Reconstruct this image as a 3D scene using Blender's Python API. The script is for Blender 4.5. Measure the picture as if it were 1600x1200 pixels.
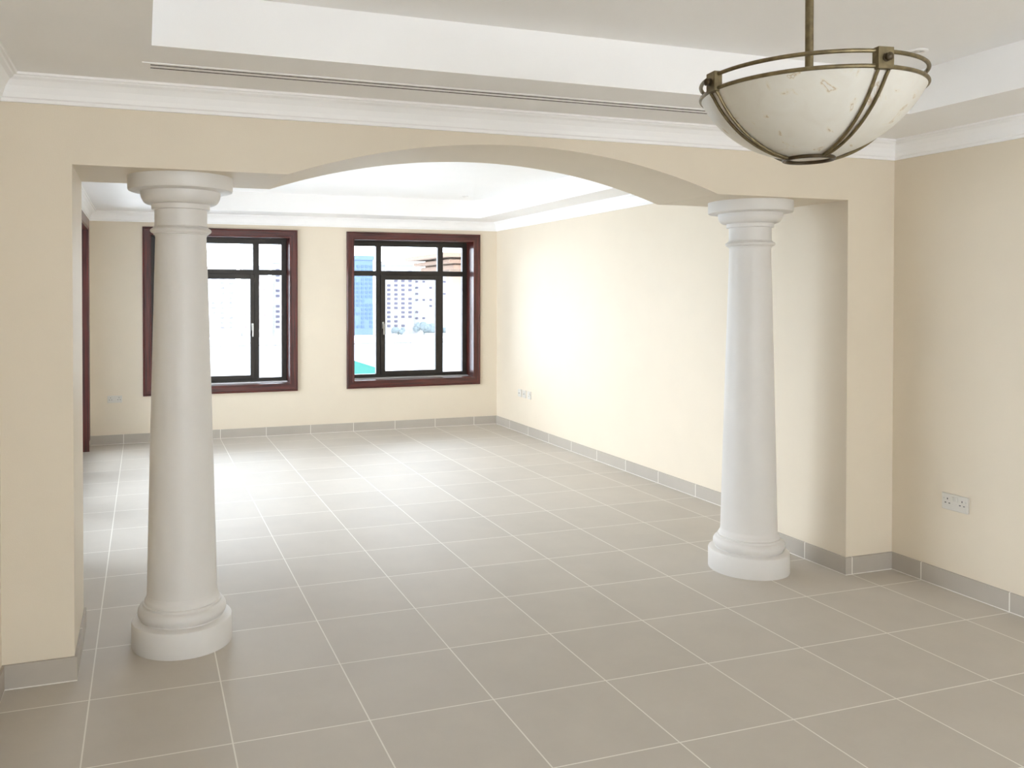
import bpy, bmesh, math, random
from mathutils import Vector, Matrix
random.seed(7)
S = bpy.context.scene
for o in list(bpy.data.objects):
    bpy.data.objects.remove(o)
COL = S.collection
PI = math.pi

# ---------------------------------------------------------------- camera
cd = bpy.data.cameras.new('camera')
cam = bpy.data.objects.new('camera', cd)
COL.objects.link(cam)
cam.location = (0, 0, 1.5876)
cam.rotation_euler = (PI / 2 - 0.01281, 0, -0.32556)
cd.sensor_fit = 'HORIZONTAL'
cd.sensor_width = 36
cd.lens = 1304.06 / 1600 * 36
cd.shift_x = 135.31 / 1600
cd.shift_y = -123.67 / 1600
cd.clip_start = 0.02
cd.clip_end = 900
S.camera = cam

# ---------------------------------------------------------------- world, exposure
w = bpy.data.worlds.new('world')
S.world = w
w.use_nodes = True
wn = w.node_tree.nodes
wl = w.node_tree.links
bg = wn['Background']
tc = wn.new('ShaderNodeTexCoord')
sp = wn.new('ShaderNodeSeparateXYZ')
rp = wn.new('ShaderNodeValToRGB')
wl.new(tc.outputs['Generated'], sp.inputs[0])
wl.new(sp.outputs['Z'], rp.inputs[0])
wl.new(rp.outputs[0], bg.inputs[0])
rp.color_ramp.elements[0].position = 0.0
rp.color_ramp.elements[0].color = (0.84, 0.885, 1.0, 1)
k_ = rp.color_ramp.elements.new(0.30)
k_.color = (0.78, 0.86, 1.0, 1)
rp.color_ramp.elements[1].position = 0.62
rp.color_ramp.elements[-1].color = (0.24, 0.28, 0.35, 1)
WORLD_L = 8.3
bg.inputs[1].default_value = WORLD_L
vs = S.view_settings
vs.view_transform = 'Standard'
vs.look = 'None'
vs.gamma = 1
vs.use_curve_mapping = False
vs.exposure = 0.54

def area(name, loc, rot, sx, sy, power=0, color=(1, 1, 1), portal=False):
    l = bpy.data.lights.new(name, 'AREA')
    l.shape = 'RECTANGLE'
    l.size, l.size_y = sx, sy
    l.energy = power
    l.color = color
    if portal:
        l.cycles.is_portal = True
    o = bpy.data.objects.new(name, l)
    COL.objects.link(o)
    o.location = loc
    o.rotation_euler = rot
    return o

# hazy sun high beyond the far windows
sl = bpy.data.lights.new('sun', 'SUN')
sl.energy = 0.1
sl.angle = math.radians(50)
sl.color = (1.0, 0.97, 0.97)
so = bpy.data.objects.new('sun', sl)
COL.objects.link(so)
so.location = (2, 20, 15)
so.rotation_euler = (math.radians(-52), 0, 0)

# daylight through the far windows, the glazed door on the left and the window behind the camera
area('portal_light', (0.82, 9.86, 1.4), (-PI / 2, 0, 0), 1.9, 2.0, portal=True)
area('portal_light', (3.04, 9.86, 1.4), (-PI / 2, 0, 0), 1.9, 2.0, portal=True)
area('door_daylight', (-1.5, 6.7, 1.5), (0, -PI / 2, 0), 2.6, 4.4, 46, (0.82, 0.89, 1.0))
area('back_daylight', (1.8, -3.75, 1.45), (PI / 2, 0, 0), 3.2, 1.9, 46, (1.0, 0.93, 0.85))
area('side_skylight', (-1.5, -0.7, 1.5), (0, -PI / 2, 0), 2.2, 1.2, 10, (1.0, 0.95, 0.88))

# ---------------------------------------------------------------- materials
def new_mat(name):
    m = bpy.data.materials.new(name)
    m.use_nodes = True
    return m, m.node_tree.nodes, m.node_tree.links, m.node_tree.nodes['Principled BSDF']

def plain(name, col, rough=0.5, metal=0.0, noise=0.04, scale=9.0, bump=0.0, coat=0.0, bscale=300):
    m, n, l, b = new_mat(name)
    b.inputs['Roughness'].default_value = rough
    b.inputs['Metallic'].default_value = metal
    b.inputs['Coat Weight'].default_value = coat
    b.inputs['Coat Roughness'].default_value = 0.12
    g = n.new('ShaderNodeNewGeometry')
    t = n.new('ShaderNodeTexNoise')
    t.inputs['Scale'].default_value = scale
    t.inputs['Detail'].default_value = 4
    l.new(g.outputs['Position'], t.inputs['Vector'])
    r = n.new('ShaderNodeValToRGB')
    a, c = 1 - noise, 1 + noise
    r.color_ramp.elements[0].position = 0.3
    r.color_ramp.elements[1].position = 0.7
    r.color_ramp.elements[0].color = (col[0] * a, col[1] * a, col[2] * a, 1)
    r.color_ramp.elements[1].color = (min(col[0] * c, 1), min(col[1] * c, 1), min(col[2] * c, 1), 1)
    l.new(t.outputs['Fac'], r.inputs[0])
    l.new(r.outputs[0], b.inputs['Base Color'])
    if bump:
        t2 = n.new('ShaderNodeTexNoise')
        t2.inputs['Scale'].default_value = bscale
        l.new(g.outputs['Position'], t2.inputs['Vector'])
        bp = n.new('ShaderNodeBump')
        bp.inputs['Strength'].default_value = bump
        bp.inputs['Distance'].default_value = 0.002
        l.new(t2.outputs['Fac'], bp.inputs['Height'])
        l.new(bp.outputs[0], b.inputs['Normal'])
    return m

def math_node(n, l, op, a, b=None):
    q = n.new('ShaderNodeMath')
    q.operation = op
    for i, v in enumerate((a, b)):
        if v is None:
            continue
        if isinstance(v, (int, float)):
            q.inputs[i].default_value = v
        else:
            l.new(v, q.inputs[i])
    return q.outputs[0]

def grid_line(n, l, coord, off, tile, half):
    """1 on a grout joint, 0 on the tile"""
    s = math_node(n, l, 'SUBTRACT', coord, off)
    d = math_node(n, l, 'DIVIDE', s, tile)
    f = math_node(n, l, 'FRACT', d)
    c = math_node(n, l, 'SUBTRACT', f, 0.5)
    a = math_node(n, l, 'ABSOLUTE', c)
    return math_node(n, l, 'GREATER_THAN', a, 0.5 - half / tile), math_node(n, l, 'FLOOR', d)

GX, GY, TILE = 1.7924, 2.4934, 0.5
TILE_A = (0.555, 0.50, 0.43)
GROUT = (0.84, 0.80, 0.73)

def tile_mat(name, mode):
    m, n, l, b = new_mat(name)
    g = n.new('ShaderNodeNewGeometry')
    s = n.new('ShaderNodeSeparateXYZ')
    l.new(g.outputs['Position'], s.inputs[0])
    hw = 0.0028
    mx, ix = grid_line(n, l, s.outputs['X'], GX, TILE, hw)
    my, iy = grid_line(n, l, s.outputs['Y'], GY, TILE, hw)
    if mode == 'floor':
        mask = math_node(n, l, 'MAXIMUM', mx, my)
    elif mode == 'x':
        mask = mx
    else:
        mask = my
    if mode != 'floor':
        low = math_node(n, l, 'LESS_THAN', s.outputs['Z'], 0.005)
        mask = math_node(n, l, 'MAXIMUM', mask, low)
    cv = n.new('ShaderNodeCombineXYZ')
    l.new(ix, cv.inputs[0])
    l.new(iy, cv.inputs[1])
    wnz = n.new('ShaderNodeTexWhiteNoise')
    wnz.noise_dimensions = '2D'
    l.new(cv.outputs[0], wnz.inputs['Vector'])
    # cloudy stone mottling, shifted from tile to tile
    va = n.new('ShaderNodeVectorMath')
    va.operation = 'SCALE'
    l.new(wnz.outputs['Color'], va.inputs[0])
    va.inputs['Scale'].default_value = 20
    vb = n.new('ShaderNodeVectorMath')
    vb.operation = 'ADD'
    l.new(va.outputs[0], vb.inputs[0])
    l.new(g.outputs['Position'], vb.inputs[1])
    t = n.new('ShaderNodeTexNoise')
    t.inputs['Scale'].default_value = 3.5
    t.inputs['Detail'].default_value = 7
    t.inputs['Roughness'].default_value = 0.62
    l.new(vb.outputs[0], t.inputs['Vector'])
    v1 = math_node(n, l, 'MULTIPLY', t.outputs['Fac'], 0.20)
    v2 = math_node(n, l, 'MULTIPLY', wnz.outputs['Value'], 0.05)
    v3 = math_node(n, l, 'ADD', math_node(n, l, 'ADD', v1, v2), 0.875)
    vm = n.new('ShaderNodeVectorMath')
    vm.operation = 'SCALE'
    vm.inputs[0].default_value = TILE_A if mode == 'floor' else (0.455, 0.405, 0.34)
    l.new(v3, vm.inputs['Scale'])
    mix = n.new('ShaderNodeMix')
    mix.data_type = 'RGBA'
    l.new(mask, mix.inputs['Factor'])
    l.new(vm.outputs[0], mix.inputs['A'])
    mix.inputs['B'].default_value = (*GROUT, 1)
    l.new(mix.outputs['Result'], b.inputs['Base Color'])
    rr = math_node(n, l, 'ADD', math_node(n, l, 'MULTIPLY', mask, 0.4), math_node(n, l, 'ADD', math_node(n, l, 'MULTIPLY', t.outputs['Fac'], 0.04), 0.56))
    l.new(rr, b.inputs['Roughness'])
    b.inputs['IOR'].default_value = 1.55
    # brushed ripples across the tile
    mp = n.new('ShaderNodeMapping')
    mp.inputs['Scale'].default_value = (1.5, 22, 1)
    l.new(g.outputs['Position'], mp.inputs[0])
    t2 = n.new('ShaderNodeTexNoise')
    t2.inputs['Scale'].default_value = 2.0
    t2.inputs['Detail'].default_value = 3
    l.new(mp.outputs[0], t2.inputs['Vector'])
    h = math_node(n, l, 'SUBTRACT', math_node(n, l, 'MULTIPLY', t2.outputs['Fac'], 0.35), mask)
    bp = n.new('ShaderNodeBump')
    bp.inputs['Strength'].default_value = 0.25
    bp.inputs['Distance'].default_value = 0.0012
    l.new(h, bp.inputs['Height'])
    l.new(bp.outputs[0], b.inputs['Normal'])
    return m

def wood_mat(name, axis, dark=(0.038, 0.006, 0.004), light=(0.115, 0.018, 0.011)):
    m, n, l, b = new_mat(name)
    g = n.new('ShaderNodeNewGeometry')
    mp = n.new('ShaderNodeMapping')
    sc = [60, 60, 60]
    sc['xyz'.index(axis)] = 2.5
    mp.inputs['Scale'].default_value = sc
    l.new(g.outputs['Position'], mp.inputs[0])
    t = n.new('ShaderNodeTexNoise')
    t.inputs['Scale'].default_value = 1.0
    t.inputs['Detail'].default_value = 5
    l.new(mp.outputs[0], t.inputs['Vector'])
    r = n.new('ShaderNodeValToRGB')
    r.color_ramp.elements[0].position = 0.35
    r.color_ramp.elements[0].color = (*dark, 1)
    r.color_ramp.elements[1].position = 0.68
    r.color_ramp.elements[1].color = (*light, 1)
    l.new(t.outputs['Fac'], r.inputs[0])
    l.new(r.outputs[0], b.inputs['Base Color'])
    b.inputs['Roughness'].default_value = 0.35
    b.inputs['Coat Weight'].default_value = 0.3
    b.inputs['Coat Roughness'].default_value = 0.06
    return m

M = {}
M['cream'] = plain('cream_wall_paint', (0.765, 0.67, 0.53), 0.55, noise=0.012, scale=4, bump=0.15)
M['white'] = plain('white_ceiling_paint', (0.95, 0.93, 0.905), 0.7, noise=0.01, scale=3, bump=0.1)
M['plaster'] = plain('white_column_paint', (0.75, 0.715, 0.67), 0.45, noise=0.015, scale=6, bump=0.15)
M['floor'] = tile_mat('floor_tile', 'floor')
M['skirt_x'] = tile_mat('skirting_tile_across', 'x')
M['skirt_y'] = tile_mat('skirting_tile_along', 'y')
M['wood_x'] = wood_mat('mahogany_across', 'x')
M['wood_y'] = wood_mat('mahogany_along', 'y')
M['wood_z'] = wood_mat('mahogany_upright', 'z')
M['frame'] = plain('dark_bronze_aluminium', (0.024, 0.018, 0.013), 0.4, 0.2, noise=0.1)
M['rubber'] = plain('black_gasket', (0.01, 0.01, 0.01), 0.6)
M['brass'] = plain('antique_brass', (0.17, 0.13, 0.065), 0.40, 0.6, noise=0.3, scale=60)
M['dkbrass'] = plain('dark_antique_brass', (0.07, 0.048, 0.024), 0.4, 0.6, noise=0.3, scale=60)
M['steel'] = plain('satin_steel', (0.5, 0.49, 0.46), 0.3, 0.9)
M['plastic'] = plain('white_socket_plastic', (0.68, 0.64, 0.57), 0.3, noise=0.01)
M['hole'] = plain('dark_recess', (0.02, 0.018, 0.015), 0.8)
M['slot'] = plain('brown_slot_shadow_gap', (0.05, 0.035, 0.02), 0.8)
M['sillmetal'] = plain('pale_sill_strip', (0.6, 0.6, 0.62), 0.3, 0.5)

def glass_mat():
    m, n, l, b = new_mat('window_glass')
    n.remove(b)
    out = n['Material Output']
    tr = n.new('ShaderNodeBsdfTransparent')
    tr.inputs[0].default_value = (0.95, 0.97, 0.96, 1)
    gl = n.new('ShaderNodeBsdfGlossy')
    gl.inputs['Roughness'].default_value = 0.02
    fr = n.new('ShaderNodeFresnel')
    fr.inputs[0].default_value = 1.45
    mx = n.new('ShaderNodeMixShader')
    l.new(fr.outputs[0], mx.inputs[0])
    l.new(tr.outputs[0], mx.inputs[1])
    l.new(gl.outputs[0], mx.inputs[2])
    l.new(mx.outputs[0], out.inputs[0])
    return m
M['glass'] = glass_mat()

def bowl_mat():
    m, n, l, b = new_mat('alabaster_glass')
    out = n['Material Output']
    g = n.new('ShaderNodeNewGeometry')
    t = n.new('ShaderNodeTexNoise')
    t.inputs['Scale'].default_value = 16
    t.inputs['Detail'].default_value = 5
    t.inputs['Distortion'].default_value = 1.2
    l.new(g.outputs['Position'], t.inputs['Vector'])
    r = n.new('ShaderNodeValToRGB')
    e = r.color_ramp.elements
    e[0].position = 0.0
    e[0].color = (0.80, 0.75, 0.66, 1)
    e[1].position = 0.60
    e[1].color = (0.86, 0.83, 0.755, 1)
    k = e.new(0.655)
    k.color = (0.84, 0.79, 0.68, 1)
    k = e.new(0.675)
    k.color = (0.62, 0.50, 0.34, 1)
    k = e.new(0.70)
    k.color = (0.85, 0.82, 0.75, 1)
    l.new(t.outputs['Fac'], r.inputs[0])
    l.new(r.outputs[0], b.inputs['Base Color'])
    b.inputs['Roughness'].default_value = 0.35
    tl = n.new('ShaderNodeBsdfTranslucent')
    l.new(r.outputs[0], tl.inputs[0])
    mx = n.new('ShaderNodeMixShader')
    mx.inputs[0].default_value = 0.35
    l.new(b.outputs[0], mx.inputs[1])
    l.new(tl.outputs[0], mx.inputs[2])
    l.new(mx.outputs[0], out.inputs[0])
    return m
M['bowl'] = bowl_mat()

# ---------------------------------------------------------------- mesh helpers
def box(bm, x0, x1, y0, y1, z0, z1, bev=0.0):
    vs_ = [bm.verts.new((x, y, z)) for x in (x0, x1) for y in (y0, y1) for z in (z0, z1)]
    fs = []
    for f in ((0, 1, 3, 2), (4, 6, 7, 5), (0, 4, 5, 1), (2, 3, 7, 6), (0, 2, 6, 4), (1, 5, 7, 3)):
        fs.append(bm.faces.new([vs_[i] for i in f]))
    if bev:
        ed = set()
        for f in fs:
            ed.update(f.edges)
        bmesh.ops.bevel(bm, geom=list(ed), offset=bev, segments=2, affect='EDGES', profile=0.5)

def prism(bm, pts, axis, a, b):
    """closed outline pts (2d) extruded along an axis from a to b"""
    def mk(p, t):
        if axis == 'y':
            return (p[0], t, p[1])
        if axis == 'x':
            return (t, p[0], p[1])
        return (p[0], p[1], t)
    A = [bm.verts.new(mk(p, a)) for p in pts]
    B = [bm.verts.new(mk(p, b)) for p in pts]
    n = len(pts)
    bm.faces.new(A)
    bm.faces.new(B[::-1])
    for i in range(n):
        j = (i + 1) % n
        bm.faces.new((A[i], B[i], B[j], A[j]))

def lathe(bm, prof, cx=0, cy=0, seg=72, closed=False):
    rings = []
    for r, z in prof:
        if r < 1e-5:
            rings.append([bm.verts.new((cx, cy, z))])
        else:
            rings.append([bm.verts.new((cx + r * math.cos(2 * PI * i / seg), cy + r * math.sin(2 * PI * i / seg), z)) for i in range(seg)])
    pairs = list(zip(rings, rings[1:]))
    if closed:
        pairs.append((rings[-1], rings[0]))
    for A, B in pairs:
        for i in range(seg):
            j = (i + 1) % seg
            if len(A) == 1 and len(B) == 1:
                continue
            if len(A) == 1:
                bm.faces.new((A[0], B[i], B[j]))
            elif len(B) == 1:
                bm.faces.new((A[i], B[0], A[j]))
            else:
                bm.faces.new((A[i], B[i], B[j], A[j]))

def tube(bm, pts, r, seg=10, closed=False):
    pts = [Vector(p) for p in pts]
    n = len(pts)
    rings = []
    ref = Vector((0, 0, 1))
    for i, p in enumerate(pts):
        if closed:
            t = pts[(i + 1) % n] - pts[i - 1]
        else:
            t = pts[min(i + 1, n - 1)] - pts[max(i - 1, 0)]
        t.normalize()
        u = t.cross(ref)
        if u.length < 1e-3:
            u = t.cross(Vector((1, 0, 0)))
        u.normalize()
        v = t.cross(u)
        rings.append([bm.verts.new(p + r * (math.cos(2 * PI * k / seg) * u + math.sin(2 * PI * k / seg) * v)) for k in range(seg)])
    m = n if closed else n - 1
    for i in range(m):
        A, B = rings[i], rings[(i + 1) % n]
        for k in range(seg):
            q = (k + 1) % seg
            bm.faces.new((A[k], A[q], B[q], B[k]))
    if not closed:
        bm.faces.new(rings[0][::-1])
        bm.faces.new(rings[-1])

def link(name, bm, mat, parent=None, smooth=False, angle=35):
    bmesh.ops.recalc_face_normals(bm, faces=bm.faces)
    me = bpy.data.meshes.new(name)
    if smooth:
        for f in bm.faces:
            f.smooth = True
        for e in bm.edges:
            if len(e.link_faces) == 2 and e.calc_face_angle(0) > math.radians(angle):
                e.smooth = False
    bm.to_mesh(me)
    bm.free()
    me.materials.append(mat)
    o = bpy.data.objects.new(name, me)
    COL.objects.link(o)
    if parent is not None:
        o.parent = parent
    return o

def boxes(name, L, mat, parent=None, bev=0.0):
    bm = bmesh.new()
    for b in L:
        box(bm, *b, bev=bev)
    return link(name, bm, mat, parent)

def struct(o, label=None):
    o['kind'] = 'structure'
    if label:
        o['label'] = label
    return o

def thing(name, label, cat, loc=(0, 0, 0), rz=0, group=None):
    o = bpy.data.objects.new(name, None)
    COL.objects.link(o)
    o.location = loc
    o.rotation_euler = (0, 0, rz)
    o.empty_display_size = 0.1
    o['label'] = label
    o['category'] = cat
    if group:
        o['group'] = group
    return o

def copy_tree(o, parent=None):
    c = o.copy()
    COL.objects.link(c)
    c.parent = parent
    for ch in list(o.children):
        copy_tree(ch, c)
    return c

# ---------------------------------------------------------------- room shell
XL, XR = -0.545, 4.095
YB, YP0, YP1, YF = -3.0, 3.695, 4.245, 9.40
OL, OR = -0.275, 3.757
ZB = 2.117
ZS, ZT = 2.46, 2.66
TOP = 2.95

struct(boxes('floor', [(XL - 0.3, XR + 0.3, YB - 0.3, YF + 0.35, -0.12, 0)], M['floor']), 'large square beige grey porcelain floor tiles with pale grout')

# partition wall with the arched opening
ax0, ax1, rise = 0.606, 2.880, 0.190
cx = (ax0 + ax1) / 2
half = (ax1 - ax0) / 2
Rr = (half * half + rise * rise) / (2 * rise)
pts = [(XL, 0), (OL, 0), (OL, ZB), (ax0, ZB)]
N = 72
for i in range(1, N):
    x = ax0 + (ax1 - ax0) * i / N
    pts.append((x, ZB + rise - Rr + math.sqrt(Rr * Rr - (x - cx) ** 2)))
pts += [(ax1, ZB), (OR, ZB), (OR, 0), (XR, 0), (XR, TOP), (XL, TOP)]
bm = bmesh.new()
prism(bm, pts, 'y', YP0, YP1)
struct(link('wall_middle', bm, M['cream'], smooth=True, angle=12), 'cream dividing wall with wide opening and shallow arch')

# far wall with two window holes
W2X, W1X, WW = 2.213, -0.010, 1.655
WZ0, WZ1 = 0.497, 2.307
CAS = 0.088
def wall_holes_y(name, x0, x1, y0, y1, holes, mat, label):
    xs = sorted({x0, x1, *[h[0] for h in holes], *[h[1] for h in holes]})
    L = []
    for a, b in zip(xs, xs[1:]):
        hh = [h for h in holes if h[0] <= a + 1e-6 and h[1] >= b - 1e-6]
        if not hh:
            L.append((a, b, y0, y1, 0, TOP))
        else:
            h = hh[0]
            if h[2] > 0:
                L.append((a, b, y0, y1, 0, h[2]))
            L.append((a, b, y0, y1, h[3], TOP))
    return struct(boxes(name, L, mat), label)
hz0, hz1 = WZ0 + CAS - 0.02, WZ1 - CAS + 0.02
wall_holes_y('wall_far', XL - 0.3, XR + 0.3, YF, YF + 0.34,
             [(W1X + CAS - 0.02, W1X + WW - CAS + 0.02, hz0, hz1), (W2X + CAS - 0.02, W2X + WW - CAS + 0.02, hz0, hz1)],
             M['cream'], 'cream far wall with two windows')
wall_holes_y('wall_back', XL - 0.3, XR + 0.3, YB - 0.3, YB, [(0.3, 3.3, 0.5, 2.25)], M['cream'], 'cream wall behind the camera with a wide window')
struct(boxes('wall_right', [(XR, XR + 0.3, YB, YF, 0, TOP)], M['cream']), 'cream right wall running through both rooms')
# left wall with the glazed door opening in the far room
DY0, DY1, DZ = 5.2, 9.05, 2.255
struct(boxes('wall_left', [(XL - 0.3, XL, YB, -1.2, 0, TOP), (XL - 0.3, XL, -1.2, -0.2, 2.25, TOP), (XL - 0.3, XL, -0.2, DY0, 0, TOP), (XL - 0.3, XL, DY1, YF, 0, TOP), (XL - 0.3, XL, DY0, DY1, DZ, TOP)], M['cream']), 'cream left wall')

def tray(name, x0, x1, y0, y1, tx0, tx1, ty0, ty1, label):
    bm = bmesh.new()
    O = [(x0, y0), (x1, y0), (x1, y1), (x0, y1)]
    I = [(tx0, ty0), (tx1, ty0), (tx1, ty1), (tx0, ty1)]
    T2 = TOP - 0.02
    o0 = [bm.verts.new((*p, ZS)) for p in O]
    i0 = [bm.verts.new((*p, ZS)) for p in I]
    i1 = [bm.verts.new((*p, ZT)) for p in I]
    o1 = [bm.verts.new((*p, T2)) for p in O]
    for k in range(4):
        j = (k + 1) % 4
        bm.faces.new((o0[k], i0[k], i0[j], o0[j]))
        bm.faces.new((i0[k], i1[k], i1[j], i0[j]))
        bm.faces.new((o0[k], o0[j], o1[j], o1[k]))
    bm.faces.new(i1)
    bm.faces.new(o1[::-1])
    return struct(link(name, bm, M['white']), label)
tray('ceiling', XL, XR, YB, YP0, 0.03, 3.52, -2.3, 3.09, 'white tray ceiling of the near room')
tray('ceiling', XL, XR, YP1, YF, 0.35, 3.66, 4.85, 8.90, 'white tray ceiling of the far room')

# cornices, mitred round each room
prof = [(0.0, ZS - 0.105), (0.012, ZS - 0.105), (0.014, ZS - 0.092), (0.020, ZS - 0.088), (0.024, ZS - 0.070), (0.034, ZS - 0.045),
        (0.050, ZS - 0.024), (0.064, ZS - 0.016), (0.068, ZS - 0.010), (0.078, ZS - 0.009), (0.080, ZS)]
def cornice(name, x0, x1, y0, y1):
    bm = bmesh.new()
    loops = []
    for d, z in prof:
        loops.append([bm.verts.new(p) for p in ((x0 + d, y0 + d, z), (x1 - d, y0 + d, z), (x1 - d, y1 - d, z), (x0 + d, y1 - d, z))])
    for A, B in zip(loops, loops[1:]):
        for k in range(4):
            j = (k + 1) % 4
            bm.faces.new((A[k], A[j], B[j], B[k]))
    A, B = loops[-1], loops[0]
    t = [bm.verts.new((v.co.x, v.co.y, ZS)) for v in B]
    for k in range(4):
        j = (k + 1) % 4
        bm.faces.new((A[k], A[j], t[j], t[k]))
        bm.faces.new((t[k], t[j], B[j], B[k]))
    return struct(link(name, bm, M['white']), 'white moulded plaster cornice')
cornice('trim_1', XL, XR, YB, YP0)
cornice('trim_2', XL, XR, YP1, YF)

# tiled skirting
SH, ST = 0.10, 0.011
def skirt(name, runs, label):
    objs = []
    for i, (mode, *b) in enumerate(runs):
        bm = bmesh.new()
        box(bm, *b, bev=0.0012)
        o = link(name, bm, M['skirt_' + mode])
        struct(o, label)
        objs.append(o)
skirt('baseboard_middle', [('x', XL, OL + ST, YP0 - ST, YP0, 0, SH), ('x', OR - ST, XR, YP0 - ST, YP0, 0, SH),
                           ('y', OL, OL + ST, YP0, YP1 + ST, 0, SH), ('y', OR - ST, OR, YP0, YP1 + ST, 0, SH),
                           ('x', XL, OL, YP1, YP1 + ST, 0, SH), ('x', OR, XR, YP1, YP1 + ST, 0, SH)], 'beige tile skirting round the opening')
skirt('baseboard_right', [('y', XR - ST, XR, YB, YP0 - ST, 0, SH), ('y', XR - ST, XR, YP1 + ST, YF, 0, SH)], 'beige tile skirting on the right wall')
skirt('baseboard_far', [('x', XL, XR - ST, YF - ST, YF, 0, SH)], 'beige tile skirting under the far windows')
skirt('baseboard_left', [('y', XL, XL + ST, YB, -1.21, 0, SH), ('y', XL, XL + ST, -0.19, YP0 - ST, 0, SH), ('y', XL, XL + ST, YP1 + ST, DY0 - 0.11, 0, SH), ('y', XL, XL + ST, DY1 + 0.02, YF - ST, 0, SH)], 'beige tile skirting on the left wall')
skirt('baseboard_back', [('x', XL + ST, XR - ST, YB, YB + ST, 0, SH)], 'beige tile skirting behind the camera')

# ---------------------------------------------------------------- windows
def window(name, x0, label, handle_right):
    """outer casing x0..x0+WW on the far wall"""
    root = thing(name, label, 'window', (x0, YF, WZ0))
    del root['category']
    root['kind'] = 'structure'
    W, H = WW, WZ1 - WZ0
    c = CAS
    # casing: four mitred boards with a raised outer bead, standing 2.2 cm off the wall
    def board(side):
        bm = bmesh.new()
        pr = [(0, 0), (0, 0.026), (0.014, 0.028), (0.018, 0.020), (c - 0.016, 0.020), (c - 0.012, 0.026), (c, 0.024), (c, -0.03), (c - 0.014, -0.03), (c - 0.014, 0)]
        A, B = [], []
        for d, t in pr:
            if side == 'l':
                A.append((d, -t, d)); B.append((d, -t, H - d))
            elif side == 'r':
                A.append((W - d, -t, d)); B.append((W - d, -t, H - d))
            elif side == 'b':
                A.append((d, -t, d)); B.append((W - d, -t, d))
            else:
                A.append((d, -t, H - d)); B.append((W - d, -t, H - d))
        a = [bm.verts.new(p) for p in A]
        b = [bm.verts.new(p) for p in B]
        for i in range(len(a)):
            j = (i + 1) % len(a)
            bm.faces.new((a[i], a[j], b[j], b[i]))
        bm.faces.new(a)
        bm.faces.new(b[::-1])
        link('casing', bm, M['wood_z'] if side in 'lr' else M['wood_x'], root)
    for s_ in 'lrbt':
        board(s_)
    # lining of the reveal
    i0, i1, k0, k1 = c, W - c, c, H - c
    D = 0.20
    t = 0.016
    boxes('lining', [(i0 - t, i0, 0.02, D + 0.06, k0 - t, k1 + t)], M['wood_z'], root)
    boxes('lining', [(i1, i1 + t, 0.02, D + 0.06, k0 - t, k1 + t)], M['wood_z'], root)
    boxes('lining', [(i0, i1, 0.02, D + 0.06, k1, k1 + t)], M['wood_x'], root)
    boxes('sill', [(i0, i1, 0.02, D, k0 - t, k0)], M['wood_x'], root)
    boxes('sill_strip', [(i0, i1, D - 0.05, D - 0.002, k0, k0 + 0.012)], M['sillmetal'], root)
    # dark metal frame at depth D; numbers are heights above the casing's foot
    zt0, zt1 = 1.804 - WZ0, 1.865 - WZ0
    top, bot = 2.157 - WZ0, 0.637 - WZ0
    m0a, m0b, m1a, m1b = 0.409, 0.473, 1.187, 1.255
    l, r = 0.144, 1.509
    F = D + 0.055
    boxes('outer_frame', [(i0, l, D, F, k0, k1), (r, i1, D, F, k0, k1), (l, r, D, F, top, k1), (l, r, D, F, k0, bot)], M['frame'], root, 0.002)
    boxes('mullion', [(m0a, m0b, D + .001, F - .001, bot, top)], M['frame'], root, 0.002)
    boxes('mullion', [(m1a, m1b, D + .001, F - .001, bot, top)], M['frame'], root, 0.002)
    for a, b in ((l, m0a), (m0b, m1a), (m1b, r)):
        boxes('transom', [(a, b, D + .002, F - .002, zt0, zt1)], M['frame'], root, 0.002)
    # opening sash in the middle
    s0, s1, sb, st = m0b - 0.012, m1a + 0.012, bot - 0.012, zt0 + 0.012
    sw = 0.057
    sash = boxes('sash', [(s0, s0 + sw, D - 0.018, D + 0.03, sb, st), (s1 - sw + 0.012, s1, D - 0.018, D + 0.03, sb, st),
                          (s0 + sw, s1 - sw + 0.012, D - 0.018, D + 0.03, st - sw, st), (s0 + sw, s1 - sw + 0.012, D - 0.018, D + 0.03, sb, sb + 0.045)], M['frame'], root, 0.003)
    hx = s1 - 0.022 if handle_right else s0 + 0.028
    bm = bmesh.new()
    box(bm, hx - 0.012, hx + 0.012, D - 0.026, D - 0.018, 0.68, 0.76, 0.002)
    box(bm, hx - 0.007, hx + 0.007, D - 0.055, D - 0.026, 0.725, 0.739, 0.002)
    box(bm, hx - 0.008, hx + 0.008, D - 0.062, D - 0.052, 0.61, 0.742, 0.003)
    link('handle', bm, M['steel'], sash)
    g0, g1 = D + 0.024, D + 0.030
    for a, b, z0, z1 in ((l, m0a, zt1, top), (m0b, m1a, zt1, top), (m1b, r, zt1, top), (l, m0a, bot, zt0), (m1b, r, bot, zt0), (s0 + sw, s1 - sw + .012, sb + 0.045, st - sw)):
        boxes('pane', [(a - .004, b + .004, g0, g1, z0 - .004, z1 + .004)], M['glass'], root)
    return root
window('window_1', W1X, 'left mahogany cased window, partly behind the left column', True)
window('window_2', W2X, 'right mahogany cased window near the corner', False)

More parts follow.
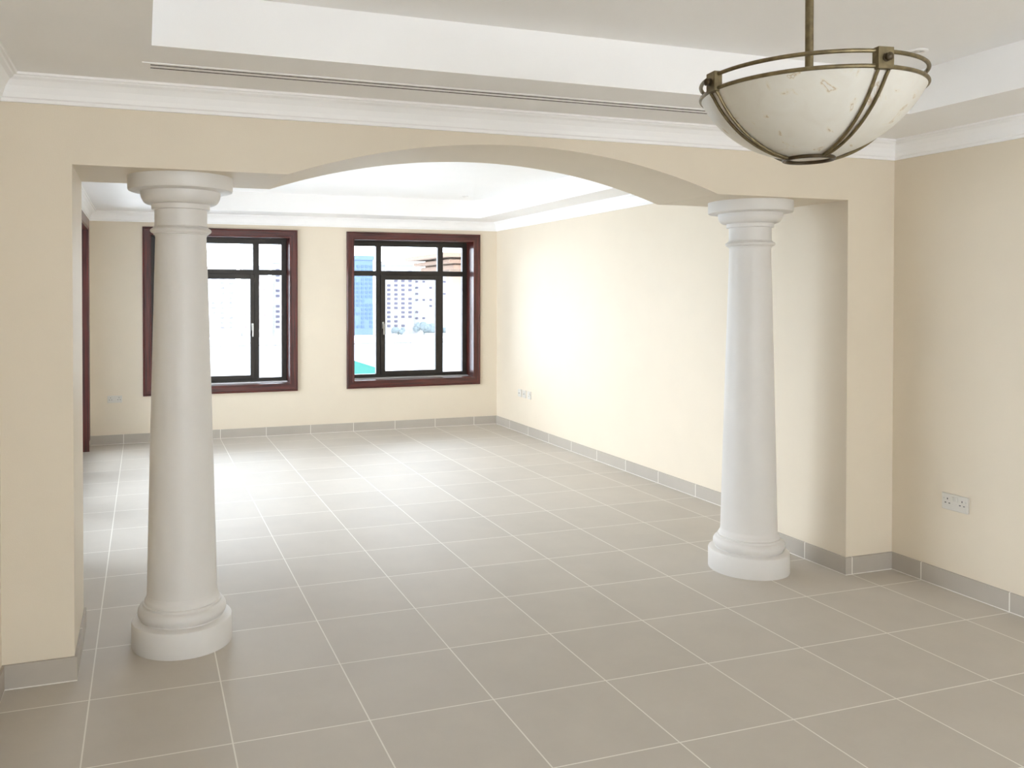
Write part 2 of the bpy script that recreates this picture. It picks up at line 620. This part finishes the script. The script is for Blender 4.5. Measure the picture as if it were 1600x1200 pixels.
# window behind the camera
root = thing('window_3', 'wide window behind the camera', 'window', (0.3, YB - 0.15, 0.5))
del root['category']
root['kind'] = 'structure'
boxes('outer_frame', [(0, .07, -.03, .03, 0, 1.75), (2.93, 3.0, -.03, .03, 0, 1.75), (.07, 2.93, -.03, .03, 1.68, 1.75), (.07, 2.93, -.03, .03, 0, .07)], M['frame'], root, .002)
for mx_ in (0.97, 1.97):
    boxes('mullion', [(mx_, mx_ + .06, -.028, .028, .07, 1.68)], M['frame'], root, .002)
for a, b in ((.07, .97), (1.03, 1.97), (2.03, 2.93)):
    boxes('pane', [(a, b, -.003, .003, .07, 1.68)], M['glass'], root)

# glazed door on the left of the far room
root = thing('door_1', 'mahogany framed glazed door opening on the left wall', 'door', (XL, DY1, 0))
del root['category']
root['kind'] = 'structure'
WD = DY1 - DY0
boxes('jamb', [(-0.20, 0.020, -0.02, 0.0, 0, DZ)], M['wood_z'], root)
boxes('jamb', [(-0.20, 0.020, -WD, -WD + 0.02, 0, DZ)], M['wood_z'], root)
boxes('head', [(-0.20, 0.020, -WD + 0.02, -0.02, DZ - 0.02, DZ)], M['wood_y'], root)
boxes('casing', [(0.0, 0.024, 0.0, 0.10, 0.105, DZ + 0.09)], M['wood_z'], root, 0.003)
boxes('casing', [(0.0, 0.024, -WD - 0.10, -WD, 0.0, DZ + 0.09)], M['wood_z'], root, 0.003)
boxes('casing', [(0.0, 0.024, -WD, 0.0, DZ, DZ + 0.09)], M['wood_y'], root, 0.003)
for k in range(3):
    y0 = -WD + 0.02 + k * (WD - 0.04) / 3
    y1 = y0 + (WD - 0.04) / 3
    f = boxes('door_leaf', [(-0.19, -0.14, y0, y0 + .08, 0.01, DZ - .02), (-0.19, -0.14, y1 - .08, y1, 0.01, DZ - .02),
                            (-0.19, -0.14, y0 + .08, y1 - .08, DZ - .12, DZ - .02), (-0.19, -0.14, y0 + .08, y1 - .08, 0.01, .16)], M['wood_z'], root, .003)
    boxes('pane', [(-0.168, -0.162, y0 + .08, y1 - .08, .16, DZ - .12)], M['glass'], f)

# glazed door on the left of the near room, beside the camera
root = thing('door_2', 'glazed door on the left wall of the near room', 'door', (XL, -0.2, 0))
del root['category']
root['kind'] = 'structure'
boxes('frame', [(-0.20, 0.0, -0.03, 0.0, 0, 2.25), (-0.20, 0.0, -1.0, -0.97, 0, 2.25), (-0.20, 0.0, -0.97, -0.03, 2.22, 2.25)], M['wood_z'], root)
for k in range(1):
    y0 = -0.97
    f = boxes('door_leaf', [(-0.16, -0.11, y0, y0 + .07, 0.01, 2.22), (-0.16, -0.11, y0 + 0.87, y0 + 0.94, 0.01, 2.22),
                            (-0.16, -0.11, y0 + .07, y0 + 0.87, 2.14, 2.22), (-0.16, -0.11, y0 + .07, y0 + 0.87, 0.01, .10)], M['wood_z'], root, .003)
    boxes('pane', [(-0.138, -0.132, y0 + .07, y0 + 0.87, .10, 2.14)], M['glass'], f)

# ---------------------------------------------------------------- columns
def column(x, y, label):
    root = thing('column', label, 'column', (x, y, 0), group='white round columns in the opening')
    bm = bmesh.new()
    lathe(bm, [(0, 0), (0.2215, 0), (0.2225, 0.004), (0.2225, 0.104), (0.219, 0.113), (0.211, 0.118), (0.186, 0.120), (0.184, 0.124), (0.188, 0.129), (0.194, 0.139), (0.196, 0.150),
               (0.1945, 0.162), (0.189, 0.172), (0.181, 0.178), (0.175, 0.180), (0.1735, 0.182), (0.1735, 0.191), (0.172, 0.193), (0.166, 0.194), (0.1655, 0.203), (0.164, 0.206),
               (0.160, 0.212), (0.1565, 0.222), (0.1550, 0.232), (0, 0.232)])
    link('base', bm, M['plaster'], root, True)
    bm = bmesh.new()
    P = [(0, 0.2315), (0.1550, 0.2315)]
    for i in range(1, 25):
        t = i / 24
        z = 0.2315 + t * (1.846 - 0.2315)
        r = 0.1550 - 0.0425 * (0.86 * t + 0.14 * t * t)
        P.append((r, z))
    P += [(0.1135, 1.850), (0, 1.850)]
    lathe(bm, P)
    link('shaft', bm, M['plaster'], root, True)
    bm = bmesh.new()
    P = [(0, 1.8495), (0.1140, 1.8495), (0.1150, 1.856), (0.1205, 1.858), (0.1215, 1.862), (0.127, 1.864), (0.1335, 1.869), (0.1355, 1.875), (0.1335, 1.881), (0.127, 1.886),
         (0.1215, 1.888), (0.1205, 1.892), (0.1165, 1.894), (0.1155, 1.900), (0.1155, 1.962), (0.1165, 1.968), (0.1275, 1.970), (0.1285, 1.974), (0.1285, 1.988), (0.1295, 1.992),
         (0.1400, 1.993)]
    for i in range(1, 11):
        a = i / 10 * PI / 2
        P.append((0.140 + 0.036 * math.sin(a), 1.993 + 0.050 * (1 - math.cos(a))))
    P += [(0.176, 2.049), (0.180, 2.051), (0.221, 2.052), (0.2285, 2.055), (0.2310, 2.062), (0.2310, ZB), (0, ZB)]
    lathe(bm, P)
    link('capital', bm, M['plaster'], root, True)
column(0.163, 3.97, 'left white round column with moulded base and capital, in front of the left window')
column(3.318, 3.97, 'right white round column with moulded base and capital, beside the right wall')

# ---------------------------------------------------------------- hanging bowl lamp
LX, LY = 1.508, 1.602
lamp = thing('pendant_lamp', 'alabaster bowl pendant lamp in an antique brass cage hanging from the near ceiling', 'lamp', (LX, LY, 0))
RZ, BR, BD = 2.062, 0.2445, 0.152
RS = (BR * BR + BD * BD) / (2 * BD)
def bowl_z(r, off=0.0):
    R_ = RS + off
    return RZ - BD + RS - math.sqrt(max(R_ * R_ - r * r, 0))
bm = bmesh.new()
P = [(BR * math.sin(i / 28 * PI / 2), 0) for i in range(29)]
outer = [(r, bowl_z(r)) for r, _ in P]
inner = [(max(r - 0.005, 0), z + 0.006) for r, z in outer]
lathe(bm, outer + inner[::-1], seg=96)
link('glass_bowl', bm, M['bowl'], lamp, True, 50)
for z in (RZ + 0.004, RZ + 0.036):
    bm = bmesh.new()
    tube(bm, [(0.2455 * math.cos(a * PI / 60), 0.2455 * math.sin(a * PI / 60), z) for a in range(120)], 0.0046, closed=True)
    link('rim_ring', bm, M['brass'], lamp, True)
bm = bmesh.new()
tube(bm, [(0.055 * math.cos(a * PI / 30), 0.055 * math.sin(a * PI / 30), bowl_z(0.055) - 0.006) for a in range(60)], 0.0045, closed=True)
link('bottom_ring', bm, M['dkbrass'], lamp, True)
az_to_cam = math.atan2(-LY, -LX)
# lug angles measured from the direction to the viewer's side; four arms at right angles
for k in range(4):
    a = az_to_cam + math.radians(35 + 90 * k)
    ca, sa = math.cos(a), math.sin(a)
    def loc(rad, lat, z):
        return (ca * rad - sa * lat, sa * rad + ca * lat, z)
    bm = bmesh.new()
    mt = Matrix(((ca, -sa, 0, 0), (sa, ca, 0, 0), (0, 0, 1, 0), (0, 0, 0, 1)))
    box(bm, 0.236, 0.256, -0.0185, 0.0185, RZ - 0.003, RZ + 0.043, 0.0015)
    bmesh.ops.transform(bm, matrix=mt, verts=bm.verts)
    lug = link('lug', bm, M['brass'], lamp)
    bm = bmesh.new()
    pr = [(0, 0.2555), (0.009, 0.2555), (0.009, 0.259), (0.006, 0.260), (0.006, 0.262), (0.0085, 0.264), (0.0085, 0.267), (0.005, 0.270), (0, 0.271)]
    lathe(bm, pr, seg=20)
    bmesh.ops.transform(bm, matrix=Matrix.Translation((0, 0, RZ + 0.02)) @ mt @ Matrix.Rotation(PI / 2, 4, 'Y'), verts=bm.verts)
    link('knob', bm, M['dkbrass'], lug, True)
    for s in (-1, 1):
        bm = bmesh.new()
        pts_ = []
        for i in range(27):
            t = i / 26
            rad = 0.247 + (0.056 - 0.247) * t
            lat = s * (0.0125 - 0.0085 * t)
            rr_ = min(math.hypot(rad, lat), BR)
            pts_.append(loc(rad, lat, bowl_z(rr_) - 0.0055))
        pts_[0] = loc(0.2475, s * 0.0125, RZ - 0.003)
        tube(bm, pts_, 0.0036, seg=8)
        link('rib', bm, M['brass'], lamp, True)
bm = bmesh.new()
tube(bm, [(0, 0, 1.945), (0, 0, ZT - 0.02)], 0.0095, seg=20)
link('stem', bm, M['brass'], lamp, True)
bm = bmesh.new()
lathe(bm, [(0, ZT), (0.065, ZT), (0.065, ZT - 0.008), (0.058, ZT - 0.018), (0.035, ZT - 0.030), (0.016, ZT - 0.038), (0.014, ZT - 0.055), (0, ZT - 0.055)], seg=40)
link('ceiling_rose', bm, M['brass'], lamp, True)
bm = bmesh.new()
lathe(bm, [(0, 1.928), (0.030, 1.930), (0.034, 1.936), (0.024, 1.946), (0.014, 1.960), (0, 1.962)], seg=32)
link('hub', bm, M['brass'], lamp, True)

# ---------------------------------------------------------------- sockets
def socket(label, loc, rz, wdt=0.147, hgt=0.086, group=None):
    root = thing('double_socket', label, 'socket', loc, rz, group)
    # local: wall at y=0, face towards -y
    boxes('back_box', [(-wdt / 2 + .002, wdt / 2 - .002, -0.006, 0, 0.002, hgt - .002)], M['plastic'], root)
    boxes('plate', [(-wdt / 2, wdt / 2, -0.012, -0.005, 0, hgt)], M['plastic'], root, 0.003)
    for s in (-1, 1):
        bm = bmesh.new()
        box(bm, s * 0.012 - 0.007, s * 0.012 + 0.007, -0.0165, -0.011, hgt * 0.60, hgt * 0.86, 0.0015)
        link('switch', bm, M['plastic'], root)
        c_ = s * 0.042
        h = hgt * 0.42
        for nm, dx, dz, a, b in (('earth_hole', 0, 0.022, .0022, .0045), ('pin_hole', -.0115, 0, .0045, .0022), ('pin_hole', .0115, 0, .0045, .0022)):
            bm = bmesh.new()
            box(bm, c_ + dx - a, c_ + dx + a, -0.0125, -0.0118, h + dz - b, h + dz + b)
            link(nm, bm, M['hole'], root)
        bm = bmesh.new()
        lathe(bm, [(0, -0.0008), (0.0028, -0.0008), (0.0028, 0.0), (0, 0.0)], seg=14)
        bmesh.ops.transform(bm, matrix=Matrix.Translation((s * 0.063, -0.0122, h + 0.022)) @ Matrix.Rotation(PI / 2, 4, 'X'), verts=bm.verts)
        link('screw', bm, M['steel'], root)
    return root
socket('white double socket on the right wall of the near room, low beside the pier', (XR, 3.293, 0.432), -PI / 2, 0.152, 0.088)
socket('white double socket on the far wall, left of the left window', (-0.293, YF, 0.440), 0, 0.147, 0.075)
for y_, z_, lab in ((8.725, 0.41, 'far wall'), (8.605, 0.41, None), (8.475, 0.41, None)):
    txt = {8.725: 'small white wall plate on the far right wall, nearest the window corner of three',
           8.605: 'small white wall plate on the far right wall, middle of three',
           8.475: 'small white wall plate on the far right wall, farthest of three from the window corner'}[y_]
    root = thing('wall_plate', txt, 'socket', (XR, y_, z_), -PI / 2, 'small wall plates near the corner')
    boxes('plate', [(-0.043, 0.043, -0.011, 0, 0, 0.086)], M['plastic'], root, 0.003)
    if y_ == 8.475:
        boxes('switch', [(0.012, 0.026, -0.0155, -0.010, 0.052, 0.072)], M['plastic'], root, 0.001)
        boxes('pin_hole', [(-0.020, -0.015, -0.0116, -0.0109, 0.030, 0.036), (0.0, 0.005, -0.0116, -0.0109, 0.030, 0.036)], M['hole'], root)
    else:
        bm = bmesh.new()
        lathe(bm, [(0, 0), (0.007, 0), (0.007, 0.006), (0.004, 0.006), (0.004, 0.001), (0, 0.001)], seg=20)
        bmesh.ops.transform(bm, matrix=Matrix.Translation((0, -0.0105, 0.043)) @ Matrix.Rotation(PI / 2, 4, 'X'), verts=bm.verts)
        link('outlet', bm, M['steel'], root)

# ---------------------------------------------------------------- linear air diffuser on the near soffit
root = thing('slot_diffuser', 'long white linear air diffuser with two dark slots in the near ceiling border', 'vent', (0, 3.365, ZS))
DX0, DX1 = -0.002, 2.95
boxes('frame', [(DX0, DX1, -0.048, -0.030, -0.003, 0), (DX0, DX1, 0.030, 0.048, -0.003, 0), (DX0, 0.028, -0.030, 0.030, -0.003, 0), (DX1 - 0.03, DX1, -0.030, 0.030, -0.003, 0)], M['white'], root)
boxes('bar', [(0.028, DX1 - 0.03, -0.015, 0.015, -0.003, 0)], M['white'], root)
boxes('slot', [(0.028, DX1 - 0.03, -0.030, -0.015, -0.0025, 0)], M['slot'], root)
boxes('slot', [(0.028, DX1 - 0.03, 0.015, 0.030, -0.0025, 0)], M['slot'], root)

# ---------------------------------------------------------------- recessed downlights
def downlight(x, y, label):
    root = thing('downlight', label, 'ceiling light', (x, y, ZT), 0, None)
    bm = bmesh.new()
    lathe(bm, [(0.046, 0.0), (0.046, -0.004), (0.040, -0.007), (0.032, -0.006), (0.030, -0.002), (0.030, 0.0)], seg=40)
    link('trim_ring', bm, M['white'], root, True)
    bm = bmesh.new()
    lathe(bm, [(0.0, -0.0015), (0.029, -0.0015), (0.029, 0.0), (0, 0.0)], seg=32)
    link('reflector', bm, M['steel'], root, True)
    bm = bmesh.new()
    lathe(bm, [(0.0, -0.008), (0.010, -0.006), (0.013, -0.001), (0, -0.001)], seg=20)
    link('bulb', bm, M['plastic'], root, True)
downlight(3.236, 2.81, 'small round recessed downlight in the near ceiling behind the pendant lamp')
downlight(3.337, 8.56, 'small round recessed downlight in the far tray ceiling seen through the arch')

# ---------------------------------------------------------------- outside
def fac(name, col):
    return plain(name, col, 0.8, noise=0.03, scale=0.2)
M['ground'] = fac('pale_paving', (0.72, 0.70, 0.67))
M['water'] = plain('pale_water', (0.62, 0.66, 0.68), 0.3, noise=0.03, scale=0.1)
M['turq'] = plain('turquoise_water', (0.035, 0.125, 0.105), 0.3, noise=0.05, scale=0.5)
M['turq'].node_tree.nodes['Principled BSDF'].inputs['Specular IOR Level'].default_value = 0.0
M['turq'].node_tree.nodes['Principled BSDF'].inputs['Roughness'].default_value = 0.9
M['tan'] = fac('tan_render', (0.21, 0.15, 0.11))
M['tan2'] = fac('tan_moulding', (0.15, 0.095, 0.065))
M['tblue'] = fac('blue_glass_wall', (0.075, 0.115, 0.18))
M['tbluew'] = fac('dark_blue_panes', (0.05, 0.085, 0.15))
M['tpale'] = fac('pale_tower_wall', (0.22, 0.215, 0.215))
M['tpalew'] = fac('grey_violet_panes', (0.055, 0.05, 0.075))
M['tpink'] = fac('pink_panes', (0.10, 0.05, 0.055))
M['tree'] = fac('grey_green_foliage', (0.10, 0.12, 0.125))
GZ = -6.6
struct(boxes('ground', [(-400, 500, 10.6, 146, GZ - 0.3, GZ)], M['water']), 'pale water and paving far below the windows')
struct(boxes('ground', [(-400, 500, 146, 600, GZ - 0.3, GZ + 0.6)], M['ground']), 'far shore')

def tower(x0, x1, y, z1, wall, pane, nx, nz, label, zb=GZ + 0.6, skip=0.0, wz=0.5, wx=0.5, depth=3, z0=None):
    root = thing('tower_building', label, 'building', ((x0 + x1) / 2, y, zb), 0, 'buildings across the water')
    W = x1 - x0
    H = z1 - zb
    bm = bmesh.new()
    box(bm, -W / 2, W / 2, 0, depth, 0, H)
    box(bm, -W / 2 - .2, W / 2 + .2, -.2, depth + .2, H, H + 0.8)
    link('wall', bm, wall, root)
    cw, ch = W / nx, (H - 2) / nz
    for j in range(nz):
        for i in range(nx):
            if random.random() < skip:
                continue
            a = -W / 2 + (i + 0.5) * cw
            z = 1.2 + (j + 0.5) * ch
            bm = bmesh.new()
            box(bm, a - cw * wx / 2, a + cw * wx / 2, -0.12, 0.05, z - ch * wz / 2, z + ch * wz / 2)
            link('window_pane', bm, pane, root)
    return root
tower(36.3, 40.4, 150, 7.9, M['tblue'], M['tbluew'], 5, 15, 'blue glazed tower across the water, seen in the left pane of the right window', skip=0.1, wz=.55, wx=.6)
tower(43.0, 48.6, 151, 7.0, M['tpale'], M['tpalew'], 4, 13, 'pale tower with dense violet window grid, just right of the blue tower', skip=0.12, wx=.45)
tower(49.2, 60.5, 153, 5.4, M['tpale'], M['tpalew'], 8, 8, 'wide pale apartment block behind the middle pane of the right window', skip=0.5, wx=.35, wz=.3)
tower(9.5, 15.5, 152, 5.6, M['tpale'], M['tpalew'], 4, 11, 'pale apartment tower just right of the left column', skip=0.2, wx=.5, wz=.5)
tower(16.6, 21.0, 150, 5.9, M['tpale'], M['tpink'], 4, 9, 'pale tower with pinkish windows, seen in the middle pane of the left window', skip=0.2, wx=.5, wz=.5)
tower(22.4, 27.5, 152, 7.2, M['tpale'], M['tpalew'], 4, 12, 'pale tower seen in the right pane of the left window', skip=0.15, wx=.5, wz=.45)

# low trees on the shore
for (x, r, lab) in ((44.5, 1.0, 'small dark tree on the far shore below the violet tower'), (49.5, 1.7, 'larger bushy tree on the far shore, right of the violet tower'),
                    (54.5, 0.9, 'small tree on the far shore below the wide pale block')):
    root = thing('tree', lab, 'tree', (x, 147.5, GZ + 0.6), 0, 'trees on the far shore')
    bm = bmesh.new()
    tube(bm, [(0, 0, 0), (0, 0, r)], 0.12, seg=8)
    link('trunk', bm, M['tree'], root)
    bm = bmesh.new()
    for q in range(7):
        c_ = Vector((random.uniform(-r, r), random.uniform(-.5, .5), r * random.uniform(.6, 1.0)))
        bmesh.ops.create_icosphere(bm, subdivisions=2, radius=r * random.uniform(.4, .6), matrix=Matrix.Translation(c_))
    for v in bm.verts:
        v.co += Vector((random.uniform(-1, 1), random.uniform(-1, 1), random.uniform(-1, 1))) * 0.09 * r
    link('foliage', bm, M['tree'], root)

# quay railing and turquoise pool in the middle distance
root = thing('quay_railing', 'thin long railing line across the pale water', 'railing', (0, 118, GZ))
boxes('rail', [(-5, 60, -.03, .03, 0.95, 1.05)], M['tpalew'], root)
for k in range(27):
    boxes('post', [(-5 + k * 2.5, -4.93 + k * 2.5, -.03, .03, 0, .95)], M['tpalew'], root)
root = thing('pool', 'turquoise pool low in the left pane of the right window', 'pool', (21.4, 84, GZ))
boxes('coping', [(-4.6, 3.4, -22.6, 17.6, 0, 0.10)], M['ground'], root)
boxes('water', [(-4.0, 2.8, -22, 17, 0.10, 0.14)], M['turq'], root)

# neighbouring wing of the building on the right
root = thing('building_wing', 'tan rendered wing with moulded eaves outside the right window', 'building', (5.55, 14.0, GZ))
H = 2.02 - GZ
bm = bmesh.new()
lathe(bm, [(0, 0), (0.36, 0), (0.36, H), (0, H)], 0, 0, seg=40)
link('round_pier', bm, M['tan'], root, True)
boxes('wall', [(0.0, 6.0, 0.02, 1.2, 0, H)], M['tan'], root)
boxes('eaves', [(-0.50, 6.3, -0.55, 1.25, H, H + 0.07), (-0.62, 6.4, -0.67, 1.30, H + 0.10, H + 0.16), (-0.78, 6.5, -0.83, 1.35, H + 0.20, H + 0.27), (-0.42, 6.2, -0.47, 1.22, H + 0.06, H + 0.22)], M['tan2'], root)
